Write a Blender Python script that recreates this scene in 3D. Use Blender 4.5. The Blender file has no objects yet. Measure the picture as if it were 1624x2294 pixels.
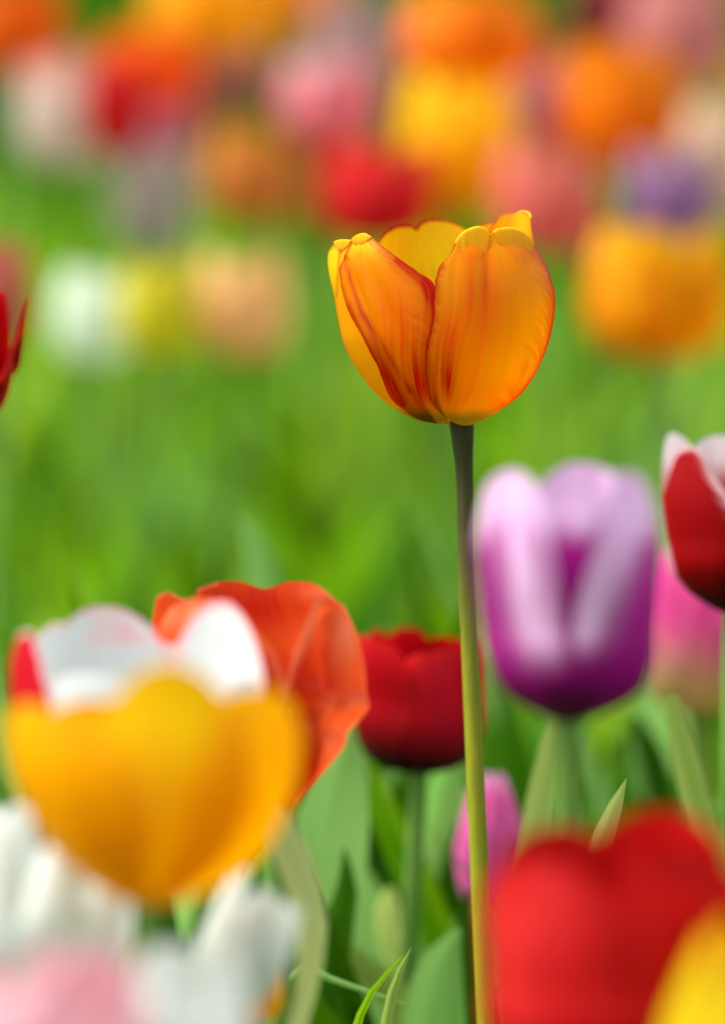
import bpy, math, random
import numpy as np
from mathutils import Vector, Matrix, noise

S = bpy.context.scene
R = math.radians
random.seed(7)

# ------------------------------------------------------------------ camera
CAMZ, PITCH, LENS, FOCUS = 0.70, R(10.0), 150.0, 1.30
cd = bpy.data.cameras.new('camera')
cam = bpy.data.objects.new('camera', cd)
S.collection.objects.link(cam)
cam.location = (0, 0, CAMZ)
cam.rotation_euler = (R(90) - PITCH, 0, 0)
cd.sensor_fit = 'HORIZONTAL'
cd.sensor_width = 24.0
cd.lens = LENS
cd.clip_start, cd.clip_end = 0.05, 500
cd.dof.use_dof = True
cd.dof.focus_distance = FOCUS - 0.022
cd.dof.aperture_fstop = 4.5
S.camera = cam

# ------------------------------------------------------------------ light
SUN_EL, SUN_AZ = R(60), R(-95)      # azimuth measured from +Y (view direction) towards +X
w = bpy.data.worlds.new('World')
S.world = w
w.use_nodes = True
nt = w.node_tree
bg = nt.nodes['Background']
sky = nt.nodes.new('ShaderNodeTexSky')
sky.sky_type = 'NISHITA'
sky.sun_disc = False
sky.sun_elevation = SUN_EL
sky.sun_rotation = SUN_AZ
sky.air_density = 1.0
sky.dust_density = 3.0
hz = nt.nodes.new('ShaderNodeHueSaturation')          # thin cloud takes most of the blue out of the sky
hz.inputs['Saturation'].default_value = 0.35
nt.links.new(sky.outputs[0], hz.inputs['Color'])
nt.links.new(hz.outputs[0], bg.inputs[0])
bg.inputs[1].default_value = 0.08
ld = bpy.data.lights.new('sun', 'SUN')
ld.energy = 1.5
ld.angle = R(28)
ld.color = (1.0, 0.95, 0.86)
sun = bpy.data.objects.new('sun', ld)
S.collection.objects.link(sun)
sdir = Vector((math.sin(SUN_AZ) * math.cos(SUN_EL), math.cos(SUN_AZ) * math.cos(SUN_EL), math.sin(SUN_EL)))
sun.rotation_euler = sdir.to_track_quat('Z', 'Y').to_euler()
sun.location = (-1, 2, 3)
S.view_settings.view_transform = 'Standard'
S.view_settings.look = 'None'
S.view_settings.exposure = 1.88
S.view_settings.gamma = 1
S.render.engine = 'CYCLES'
S.cycles.use_denoising = True
S.cycles.max_bounces = 8
S.cycles.diffuse_bounces = 4
S.cycles.transmission_bounces = 6
S.cycles.transparent_max_bounces = 4
S.cycles.caustics_reflective = False
S.cycles.caustics_refractive = False

# ------------------------------------------------------------------ helpers
K = 10150.0                     # picture units (1624 across) per unit of tangent
CR = Matrix.Rotation(R(90) - PITCH, 3, 'X')


def at(px, py, D):
    """world point seen at picture position (px, py), D metres along the view axis"""
    v = CR @ Vector(((px - 812) / K * D, -(py - 1147) / K * D, -D))
    return v + Vector((0, 0, CAMZ))


def lin(c):
    out = []
    for x in c[:3]:
        x = x / 255.0
        out.append(x / 12.92 if x <= 0.04045 else ((x + 0.055) / 1.055) ** 2.4)
    return tuple(out)


def smooth(a, b, x):
    t = np.clip((x - a) / (b - a), 0, 1)
    return t * t * (3 - 2 * t)


def catmull(xs, ys, q):
    """smooth interpolation through (xs, ys) (monotone-ish cubic)"""
    xs = np.asarray(xs, float); ys = np.asarray(ys, float); q = np.clip(np.asarray(q, float), xs[0], xs[-1])
    m = np.gradient(ys, xs)
    i = np.clip(np.searchsorted(xs, q) - 1, 0, len(xs) - 2)
    h = xs[i + 1] - xs[i]; t = (q - xs[i]) / h
    return ((2*t**3 - 3*t**2 + 1) * ys[i] + (t**3 - 2*t**2 + t) * h * m[i]
            + (-2*t**3 + 3*t**2) * ys[i + 1] + (t**3 - t**2) * h * m[i + 1])


def resample(pts, n):
    p = np.array(pts, float)
    d = np.r_[0, np.cumsum(np.hypot(*np.diff(p, axis=0).T))]
    q = np.linspace(0, d[-1], n)
    return np.stack([catmull(d, p[:, 0], q), catmull(d, p[:, 1], q)], 1)


def vnoise(x, y, seed=0.0):
    """cheap vectorised value noise, -1..1"""
    x = np.asarray(x, float); y = np.asarray(y, float)
    xi = np.floor(x); yi = np.floor(y); fx = x - xi; fy = y - yi
    fx = fx*fx*(3-2*fx); fy = fy*fy*(3-2*fy)

    def hsh(a, b):
        s = np.sin(a * 127.1 + b * 311.7 + seed * 74.7) * 43758.5453
        return s - np.floor(s)
    v = (hsh(xi, yi)*(1-fx)*(1-fy) + hsh(xi+1, yi)*fx*(1-fy) + hsh(xi, yi+1)*(1-fx)*fy + hsh(xi+1, yi+1)*fx*fy)
    return v * 2 - 1


def grid_mesh(name, P, mat, mask=None, parent=None, wrap=False):
    """P: (rows, cols, 3) -> mesh object; mask (rows, cols, 3) -> colour attribute 'mask'"""
    nr, nc = P.shape[:2]
    idx = np.arange(nr * nc).reshape(nr, nc)
    if wrap:
        a = idx[:-1]; b = np.roll(idx, -1, 1)[:-1]; c = np.roll(idx, -1, 1)[1:]; d = idx[1:]
    else:
        a, b, c, d = idx[:-1, :-1], idx[:-1, 1:], idx[1:, 1:], idx[1:, :-1]
    F = np.stack([a, b, c, d], -1).reshape(-1, 4)
    me = bpy.data.meshes.new(name)
    me.from_pydata(P.reshape(-1, 3).tolist(), [], F.tolist())
    me.polygons.foreach_set('use_smooth', np.ones(len(F), bool))
    uv = me.uv_layers.new(name='UVMap')
    vv, uu = np.meshgrid(np.linspace(0, 1, nr), np.linspace(0, 1, nc), indexing='ij')
    U = np.stack([uu, vv], -1).reshape(-1, 2)
    uv.data.foreach_set('uv', U[F.reshape(-1)].reshape(-1))
    if mask is not None:
        at_ = me.color_attributes.new('mask', 'FLOAT_COLOR', 'POINT')
        M = mask.reshape(nr * nc, -1)
        if M.shape[1] == 3:
            M = np.concatenate([M, np.ones((nr * nc, 1))], 1)
        at_.data.foreach_set('color', M.astype(np.float32).reshape(-1))
    me.materials.append(mat)
    me.update()
    o = bpy.data.objects.new(name, me)
    S.collection.objects.link(o)
    if parent:
        o.parent = parent
    return o


def thing(name, label, cat, loc, group=None):
    o = bpy.data.objects.new(name, None)
    o.empty_display_size = 0.02
    S.collection.objects.link(o)
    o.location = loc
    o['label'] = label
    o['category'] = cat
    if group:
        o['group'] = group
    return o


# ------------------------------------------------------------------ materials
def petal_mat(name, main, edge, flame, base, inner=None, vein=.06, pale=None, trans=0.42, streak=0.35, rough=0.42):
    m = bpy.data.materials.new(name)
    m.use_nodes = True
    n = m.node_tree.nodes; l = m.node_tree.links
    n.clear()
    out = n.new('ShaderNodeOutputMaterial')
    at_ = n.new('ShaderNodeVertexColor'); at_.layer_name = 'mask'
    sep = n.new('ShaderNodeSeparateColor'); l.new(at_.outputs[0], sep.inputs[0])
    uv = n.new('ShaderNodeUVMap')
    mp = n.new('ShaderNodeMapping'); mp.inputs['Scale'].default_value = (42, 2.2, 1)
    l.new(uv.outputs[0], mp.inputs[0])
    ns = n.new('ShaderNodeTexNoise'); ns.inputs['Scale'].default_value = 1.0; ns.inputs['Detail'].default_value = 4
    l.new(mp.outputs[0], ns.inputs[0])
    mr = n.new('ShaderNodeMapRange')
    mr.inputs[1].default_value = 0.3; mr.inputs[2].default_value = 0.7
    mr.inputs[3].default_value = 1 - streak; mr.inputs[4].default_value = 1 + streak
    l.new(ns.outputs[0], mr.inputs[0])

    def rgb(c):
        x = n.new('ShaderNodeRGB'); x.outputs[0].default_value = (*c, 1); return x.outputs[0]

    def mix(f, a, b):
        x = n.new('ShaderNodeMix'); x.data_type = 'RGBA'
        l.new(f, x.inputs['Factor']); l.new(a, x.inputs[6]); l.new(b, x.inputs[7])
        return x.outputs[2]

    def mul(a, b):
        x = n.new('ShaderNodeMath'); x.operation = 'MULTIPLY'; x.use_clamp = True
        l.new(a, x.inputs[0]); l.new(b, x.inputs[1]); return x.outputs[0]
    c0 = rgb(main)
    if inner:
        g = n.new('ShaderNodeNewGeometry')
        c0 = mix(g.outputs['Backfacing'], c0, rgb(inner))
    c = mix(mul(sep.outputs[2], mr.outputs[0]), c0, rgb(flame))
    if pale:
        c = mix(at_.outputs[1], c, rgb(pale))
    c = mix(mul(sep.outputs[0], mr.outputs[0]), c, rgb(edge))
    c = mix(sep.outputs[1], c, rgb(base))
    # faint veins
    hsv = n.new('ShaderNodeHueSaturation')
    mr2 = n.new('ShaderNodeMapRange'); mr2.inputs[1].default_value = 0.3; mr2.inputs[2].default_value = 0.7
    mr2.inputs[3].default_value = 1 - vein; mr2.inputs[4].default_value = 1 + vein * .8
    l.new(ns.outputs[0], mr2.inputs[0]); l.new(mr2.outputs[0], hsv.inputs['Value']); l.new(c, hsv.inputs['Color'])
    c = hsv.outputs[0]
    p = n.new('ShaderNodeBsdfPrincipled'); l.new(c, p.inputs['Base Color'])
    p.inputs['Roughness'].default_value = rough
    p.inputs['Specular IOR Level'].default_value = 0.18
    p.inputs['Sheen Weight'].default_value = 0.0
    bp = n.new('ShaderNodeBump'); bp.inputs['Strength'].default_value = 0.12; bp.inputs['Distance'].default_value = 0.0006
    l.new(ns.outputs[0], bp.inputs['Height']); l.new(bp.outputs[0], p.inputs['Normal'])
    t = n.new('ShaderNodeBsdfTranslucent'); l.new(c, t.inputs[0])
    mx = n.new('ShaderNodeMixShader'); mx.inputs[0].default_value = trans
    l.new(p.outputs[0], mx.inputs[1]); l.new(t.outputs[0], mx.inputs[2]); l.new(mx.outputs[0], out.inputs[0])
    return m


def leaf_mat(name, a, b, trans=0.4, rough=0.6, scale=(30, 1.5, 1), rand=0.0):
    """a -> b varied by streak noise; per-leaf tone by the attribute 'mask' (R)"""
    m = bpy.data.materials.new(name)
    m.use_nodes = True
    n = m.node_tree.nodes; l = m.node_tree.links
    n.clear()
    out = n.new('ShaderNodeOutputMaterial')
    uv = n.new('ShaderNodeUVMap')
    mp = n.new('ShaderNodeMapping'); mp.inputs['Scale'].default_value = scale
    l.new(uv.outputs[0], mp.inputs[0])
    ns = n.new('ShaderNodeTexNoise'); ns.inputs['Scale'].default_value = 1.0; ns.inputs['Detail'].default_value = 3
    l.new(mp.outputs[0], ns.inputs[0])
    at_ = n.new('ShaderNodeVertexColor'); at_.layer_name = 'mask'
    sep = n.new('ShaderNodeSeparateColor'); l.new(at_.outputs[0], sep.inputs[0])
    ma = n.new('ShaderNodeMath'); ma.operation = 'MULTIPLY_ADD'; ma.inputs[1].default_value = 0.5
    l.new(ns.outputs[0], ma.inputs[0])
    sb = n.new('ShaderNodeMath'); sb.operation = 'SUBTRACT'; sb.inputs[1].default_value = 0.25
    l.new(sep.outputs[0], sb.inputs[0]); l.new(sb.outputs[0], ma.inputs[2]); ma.use_clamp = True
    x = n.new('ShaderNodeMix'); x.data_type = 'RGBA'
    x.inputs[6].default_value = (*a, 1); x.inputs[7].default_value = (*b, 1)
    l.new(ma.outputs[0], x.inputs['Factor'])
    p = n.new('ShaderNodeBsdfPrincipled'); l.new(x.outputs[2], p.inputs['Base Color'])
    p.inputs['Roughness'].default_value = rough
    p.inputs['Specular IOR Level'].default_value = 0.07
    mpr = n.new('ShaderNodeMapping'); mpr.inputs['Scale'].default_value = (60, 1, 1); l.new(uv.outputs[0], mpr.inputs[0])
    nr_ = n.new('ShaderNodeTexNoise'); nr_.inputs['Scale'].default_value = 1.0; l.new(mpr.outputs[0], nr_.inputs[0])
    bp = n.new('ShaderNodeBump'); bp.inputs['Strength'].default_value = 0.5; bp.inputs['Distance'].default_value = 0.001
    l.new(nr_.outputs[0], bp.inputs['Height']); l.new(bp.outputs[0], p.inputs['Normal'])
    t = n.new('ShaderNodeBsdfTranslucent')
    hs = n.new('ShaderNodeHueSaturation'); hs.inputs['Value'].default_value = 1.25; hs.inputs['Hue'].default_value = 0.485
    l.new(x.outputs[2], hs.inputs['Color']); l.new(hs.outputs[0], t.inputs[0])
    mx = n.new('ShaderNodeMixShader'); mx.inputs[0].default_value = trans
    l.new(p.outputs[0], mx.inputs[1]); l.new(t.outputs[0], mx.inputs[2]); l.new(mx.outputs[0], out.inputs[0])
    return m


LEAF_BRIGHT = leaf_mat('leaf_bright', (0.06, 0.23, 0.0), (0.27, 0.55, 0.005))
LEAF_PALE = leaf_mat('leaf_glaucous', (0.11, 0.31, 0.04), (0.28, 0.53, 0.13), trans=0.3)
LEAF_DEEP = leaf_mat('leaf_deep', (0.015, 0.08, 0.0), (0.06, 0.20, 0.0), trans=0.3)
LEAF_LIME = leaf_mat('leaf_lime', (0.22, 0.36, 0.05), (0.42, 0.52, 0.14), trans=0.45)
LEAF_LIME2 = leaf_mat('leaf_yellow_green', (0.16, 0.38, 0.01), (0.40, 0.64, 0.06), trans=0.45)  # lighter, yellower leaf green for the bright clumps
LEAF_CREAM = leaf_mat('leaf_creamy_edge', (0.36, 0.48, 0.08), (0.62, 0.70, 0.26), trans=0.45)
STEM_MAT = leaf_mat('stem_green', (0.09, 0.22, 0.03), (0.22, 0.38, 0.08), trans=0.0, scale=(6, 1, 1))

# ------------------------------------------------------------------ setting
def plane_obj(name, size, z, mat):
    n = 60
    xs = np.sign(np.linspace(-1, 1, n)) * np.abs(np.linspace(-1, 1, n)) ** 3 * size
    X, Y = np.meshgrid(xs, xs)
    Z = z + 0.012 * vnoise(X * 6, Y * 6, 3)
    P = np.stack([X, Y + 3, Z], -1)
    return grid_mesh(name, P, mat)


def soil_material():
    m = bpy.data.materials.new('soil_and_moss')
    m.use_nodes = True
    n = m.node_tree.nodes; l = m.node_tree.links
    p = n['Principled BSDF']; p.inputs['Roughness'].default_value = 0.95; p.inputs['Specular IOR Level'].default_value = 0.0
    tc = n.new('ShaderNodeTexCoord')
    ns = n.new('ShaderNodeTexNoise'); ns.inputs['Scale'].default_value = 9; ns.inputs['Detail'].default_value = 6
    l.new(tc.outputs['Object'], ns.inputs[0])
    cr = n.new('ShaderNodeValToRGB')
    cr.color_ramp.elements[0].position = 0.35; cr.color_ramp.elements[0].color = (0.01, 0.03, 0.002, 1)
    cr.color_ramp.elements[1].position = 0.62; cr.color_ramp.elements[1].color = (0.02, 0.085, 0.003, 1)
    l.new(ns.outputs[0], cr.inputs[0]); l.new(cr.outputs[0], p.inputs['Base Color'])
    b = n.new('ShaderNodeBump'); b.inputs['Distance'].default_value = 0.01
    l.new(ns.outputs[0], b.inputs['Height']); l.new(b.outputs[0], p.inputs['Normal'])
    return m


g = plane_obj('ground', 200, 0.0, soil_material())
g['kind'] = 'structure'


# ------------------------------------------------------------------ plant pieces
def tube(name, pts, radii, mat, parent, tone=0.5, nseg=14, n=40, tones=None):
    """swept tube through pts (relative to the parent)"""
    p = np.array([tuple(q) for q in pts], float)
    d = np.r_[0, np.cumsum(np.linalg.norm(np.diff(p, axis=0), axis=1))]
    q = np.linspace(0, d[-1], n)
    C = np.stack([catmull(d, p[:, i], q) for i in range(3)], 1)
    r = np.interp(q, d, radii)
    T = np.gradient(C, axis=0); T /= np.linalg.norm(T, axis=1)[:, None]
    X = np.cross(T, (0, 1, 0)); X /= np.linalg.norm(X, axis=1)[:, None]
    Y = np.cross(T, X)
    a = np.linspace(0, 2 * math.pi, nseg, endpoint=False)
    P = C[:, None] + r[:, None, None] * (np.cos(a)[None, :, None] * X[:, None] + np.sin(a)[None, :, None] * Y[:, None])
    M = np.zeros(P.shape)
    M[..., 0] = tone if tones is None else np.interp(q, d, tones)[:, None]
    return grid_mesh(name, P, mat, M, parent, wrap=True)


def leaf_grid(base, az, L, W, lean0, lean1, fold=0.35, twist=0.0, nu=5, nv=16, tipsharp=1.0, wave=0.0, seed=0):
    """a lanceolate leaf: grows from base, lean angle from the vertical goes lean0 -> lean1 (radians)"""
    v = np.linspace(0, 1, nv)
    th = lean0 + (lean1 - lean0) * v ** 1.4
    ds = L / (nv - 1)
    hor = np.r_[0, np.cumsum(np.sin(th[:-1]) * ds)]
    ver = np.r_[0, np.cumsum(np.cos(th[:-1]) * ds)]
    wv = W / 2 * (np.sin(math.pi * np.clip(v, 0, 1) ** 0.72) ** 0.75) * (1 - v ** (6 * tipsharp)) + W * 0.10 * (1 - v)
    wv[-1] = 0.0002
    u = np.linspace(-1, 1, nu)
    dirv = np.array([math.sin(az), math.cos(az), 0.0])
    side0 = np.array([math.cos(az), -math.sin(az), 0.0])
    C = np.array(base)[None] + hor[:, None] * dirv + ver[:, None] * np.array([0, 0, 1.0])
    N = np.stack([-np.cos(th)[:, None] * dirv[None, :]], 0)[0] + np.sin(th)[:, None] * np.array([0, 0, 1.0])
    tw = twist * v
    Sd = np.cos(tw)[:, None] * side0 + np.sin(tw)[:, None] * N
    Nn = -np.sin(tw)[:, None] * side0 + np.cos(tw)[:, None] * N
    P = C[:, None] + (u[None, :] * wv[:, None])[..., None] * Sd[:, None] \
        + ((np.abs(u)[None] ** 1.3 * fold * wv[:, None]) + wave * W * np.sin(v[:, None] * 14 + seed + u[None] * 2) * np.abs(u)[None])[..., None] * Nn[:, None]
    return P


def add_leaf(parent, base, az, L, W, lean0, lean1, mat, tone=0.5, **kw):
    P = leaf_grid(base, az, L, W, lean0, lean1, **kw)
    M = np.zeros(P.shape); M[..., 0] = tone
    return grid_mesh('leaf', P, mat, M, parent)


def leaf_strip(parent, pts, widths, mat, tone=0.5, name='leaf', fold=0.3, face=0.0, nu=11, nv=50, wave=.10):
    """a leaf along world points pts (relative to parent), blade turned `face` from the side-on view"""
    p = np.array([tuple(q) for q in pts], float)
    d = np.r_[0, np.cumsum(np.linalg.norm(np.diff(p, axis=0), axis=1))]
    q = np.linspace(0, d[-1], nv)
    C = np.stack([catmull(d, p[:, i], q) for i in range(3)], 1)
    wv = np.interp(q, d, widths) / 2
    T = np.gradient(C, axis=0); T /= np.linalg.norm(T, axis=1)[:, None]
    Sd = np.cross(T, (math.sin(face), math.cos(face), 0.0)); Sd /= np.linalg.norm(Sd, axis=1)[:, None]
    Nn = np.cross(Sd, T)
    u = np.linspace(-1, 1, nu)
    P = C[:, None] + (u[None] * wv[:, None])[..., None] * Sd[:, None] + ((np.abs(u)[None] ** 1.4 * fold + wave * np.sin(np.linspace(0, 17, nv)[:, None] + 2.5 * np.sign(u)[None]) * np.abs(u)[None] ** 2) * wv[:, None])[..., None] * Nn[:, None]
    vq, uq = np.meshgrid(np.linspace(0, 1, nv), u, indexing='ij')
    M = np.zeros(P.shape); M[..., 0] = np.clip(tone + .35 * vnoise(uq * 1.6, vq * 7, tone * 50) + .2 * vnoise(uq * 3, vq * 16, tone * 31), 0, 1)
    return grid_mesh(name, P, mat, M, parent)


VK = [0, .06, .16, .3, .45, .62, .8, 1.0]
CONE = [.10, .28, .5, .74, .92, 1.0, .98, .84]
RK = [.12, .42, .72, .92, 1.0, .99, .93, .84]
ZK = [0, .015, .07, .2, .37, .57, .78, 1.0]


def petal(parent, mat, phi, w, Rr, H, close=0.84, rm=1.0, top=1.0, tip=3.0, dip=0.11, flare=0.0, notch=0.0,
          edge_w=0.16, edge_s=1.0, flame=(0, .3, .5), base_h=0.08, nu=15, nv=20, seed=0.0, wav=0.02, prof_=None, cup=0.0, side=0, elo=.08, crease=0.0):
    """one cup petal. phi 0 faces the camera (-Y), positive to +X. w: half width in degrees"""
    v = np.linspace(0, 1, nv); u = np.linspace(-1, 1, nu)
    rk = list(prof_ or RK); rk[-1] = close; rk[-2] = (close + 1.0) / 2 + 0.03
    r = catmull(VK, rk, v) * Rr * rm
    z = catmull(VK, ZK, v) * H * top
    hw = R(w) * np.clip(catmull([0, .1, .3, .55, .75, .9, 1], [.75, .62, .85, 1, 1.0, .94, .78], v), 0, 2)
    V, U = np.meshgrid(v, u, indexing='ij')
    ang = R(phi) + U * hw[:, None]
    zz = z[:, None] - dip * H * np.abs(U) ** tip * smooth(.35, 1, V) * 2.2
    zz = zz - notch * H * np.exp(-(U / .16) ** 2) * smooth(.75, 1, V)
    zz = zz + H * wav * vnoise(U * 2.2 + 9, V * 1.5, seed) * smooth(.5, 1, V)
    rr = r[:, None] * (1 + flare * smooth(.6, 1, V) * (0.4 + 0.6 * np.abs(U) ** 2)
                       + cup * (np.abs(U) ** 2) + crease * np.sin(U * 8 + V * 3 + seed) * smooth(.15, .6, V) + 0.035 * vnoise(U * 1.8, V * 2.2, seed + 5) * smooth(.1, .6, V))
    P = np.stack([rr * np.sin(ang), -rr * np.cos(ang), zz], -1)
    ew = edge_w * (.12 + .88 * smooth(elo, .75 + elo * .6, V)) * np.where(U * side < 0, .3 + .7 * smooth(.6, .95, V), 1.0)
    ed = np.clip((1 - (1 - np.abs(U)) / np.maximum(ew, 1e-3)) * 1.6, 0, 1)
    ed = np.maximum(ed, np.clip((V - (1 - edge_w * .6)) / max(edge_w * .6, 1e-3), 0, 1))
    ed = np.clip(ed * edge_s * (1 + .3 * vnoise(U * 7, V * 9, seed + 2)), 0, 1)
    bs = 1 - smooth(base_h * .4, base_h * 1.6, V)
    fl = flame[0] * np.exp(-(U / flame[1]) ** 2) * np.clip(1 - np.abs(V - flame[2]) / .55, 0, 1)
    M = np.stack([ed, bs, fl], -1)
    return grid_mesh('petal', P, mat, M, parent)


def rotate_head(objs, loc, tiltx, tilty, spin):
    for o in objs:
        o.location = loc
        o.rotation_euler = (tiltx, tilty, spin)


def tulip(label, px, py, D, W, H, mat, group=None, petals=None, tilt=(0, 0), spin=0.0, stem_bend=(0, 0), stem_r=0.0028,
          stem_mat=None, stem_tone=0.5, leaves=3, leaf_mats=None, seed=0, foot=None, detail=(15, 20), **kw):
    """px, py: picture place of the cup's base; W, H: cup width/height in picture units (1624 across)"""
    rnd = random.Random(seed * 13 + int(px) + int(py) * 7)
    head = at(px, py, D)
    Rr = W / 2 * D / K; Hh = H * D / K
    if foot is None:
        foot = Vector((head.x + stem_bend[0], head.y + stem_bend[1], 0.0))
    else:
        foot = Vector(foot)
    t = thing('tulip', label, 'tulip', foot, group)
    hl = head - foot
    obs = []
    if petals is None:
        petals = []
        for i in range(6):
            petals.append(dict(phi=i * 60 + rnd.uniform(-8, 8), w=rnd.uniform(38, 46), rm=1.0 if i % 2 else 0.93,
                               top=rnd.uniform(.9, 1.04), close=rnd.uniform(.74, .9), flare=rnd.uniform(-.03, .08)))
    for i, pd in enumerate(petals):
        a = dict(kw); a.update(pd)
        m = a.pop('mat', mat)
        a.setdefault('seed', seed + i * 3.7)
        obs.append(petal(t, m, Rr=Rr, H=Hh, nu=detail[0], nv=detail[1], **a))
    rotate_head(obs, hl, R(tilt[0]), R(tilt[1]), R(spin))
    mid1 = Vector((hl.x * .25, hl.y * .25, hl.z * .35)); mid2 = Vector((hl.x * .72, hl.y * .72, hl.z * .72))
    tube('stem', [(0, 0, -0.01), mid1, mid2, hl + Vector((0, 0, .002))], [stem_r * 1.25, stem_r * 1.2, stem_r, stem_r * 1.05],
         stem_mat or STEM_MAT, t, stem_tone, nseg=10, n=24)
    a0 = rnd.uniform(0, 360)
    for i in range(leaves):
        lm = rnd.choice(leaf_mats or [LEAF_BRIGHT, LEAF_PALE, LEAF_BRIGHT, LEAF_DEEP])
        L = min(hl.z * rnd.uniform(.62, .85), .34)
        ob = add_leaf(t, (0, 0, 0.0), R(a0 + i * 360 / max(leaves, 1) + rnd.uniform(-30, 30)), L, rnd.uniform(.03, .05),
                      R(rnd.uniform(4, 12)), R(rnd.uniform(20, 55)), lm, rnd.uniform(.1, .9), fold=rnd.uniform(.2, .5),
                      twist=rnd.uniform(-.7, .7), wave=.04, seed=rnd.random() * 6)
    return t


# ------------------------------------------------------------------ the sharp orange tulip in focus
ORANGE = lin((244, 150, 0)); RED = lin((176, 18, 0))
HERO = petal_mat('petal_orange_red_rim', lin((242, 154, 0)), lin((186, 6, 0)), lin((238, 86, 0)), lin((120, 98, 10)),
                 trans=0.5, streak=0.3, vein=.07, pale=lin((252, 214, 20)))
PY = [1470, 1462, 1440, 1400, 1350, 1270, 1130, 950, 780, 620, 470, 400, 330, 260, 80]
XL = [925, 840, 690, 585, 500, 400, 285, 185, 143, 115, 84, 78, 84, 100, 140]
XR = [985, 1010, 1060, 1130, 1215, 1305, 1400, 1482, 1520, 1528, 1485, 1452, 1420, 1400, 1386]
_py = PY[::-1]; _xl = XL[::-1]; _xr = XR[::-1]


CTX = dict(py=_py, xl=_xl, xr=_xr, ox=950, oy=1465, unit=FOCUS / K * (1624 / 1656.0) * (580 / 1624.0), mat=HERO, base=(1325, 1420))
HERO_CTX = dict(CTX)


def prof(y):
    l_ = catmull(CTX['py'], CTX['xl'], y); r_ = catmull(CTX['py'], CTX['xr'], y)
    return (l_ + r_) / 2, np.maximum((r_ - l_) / 2, 8)




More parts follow.
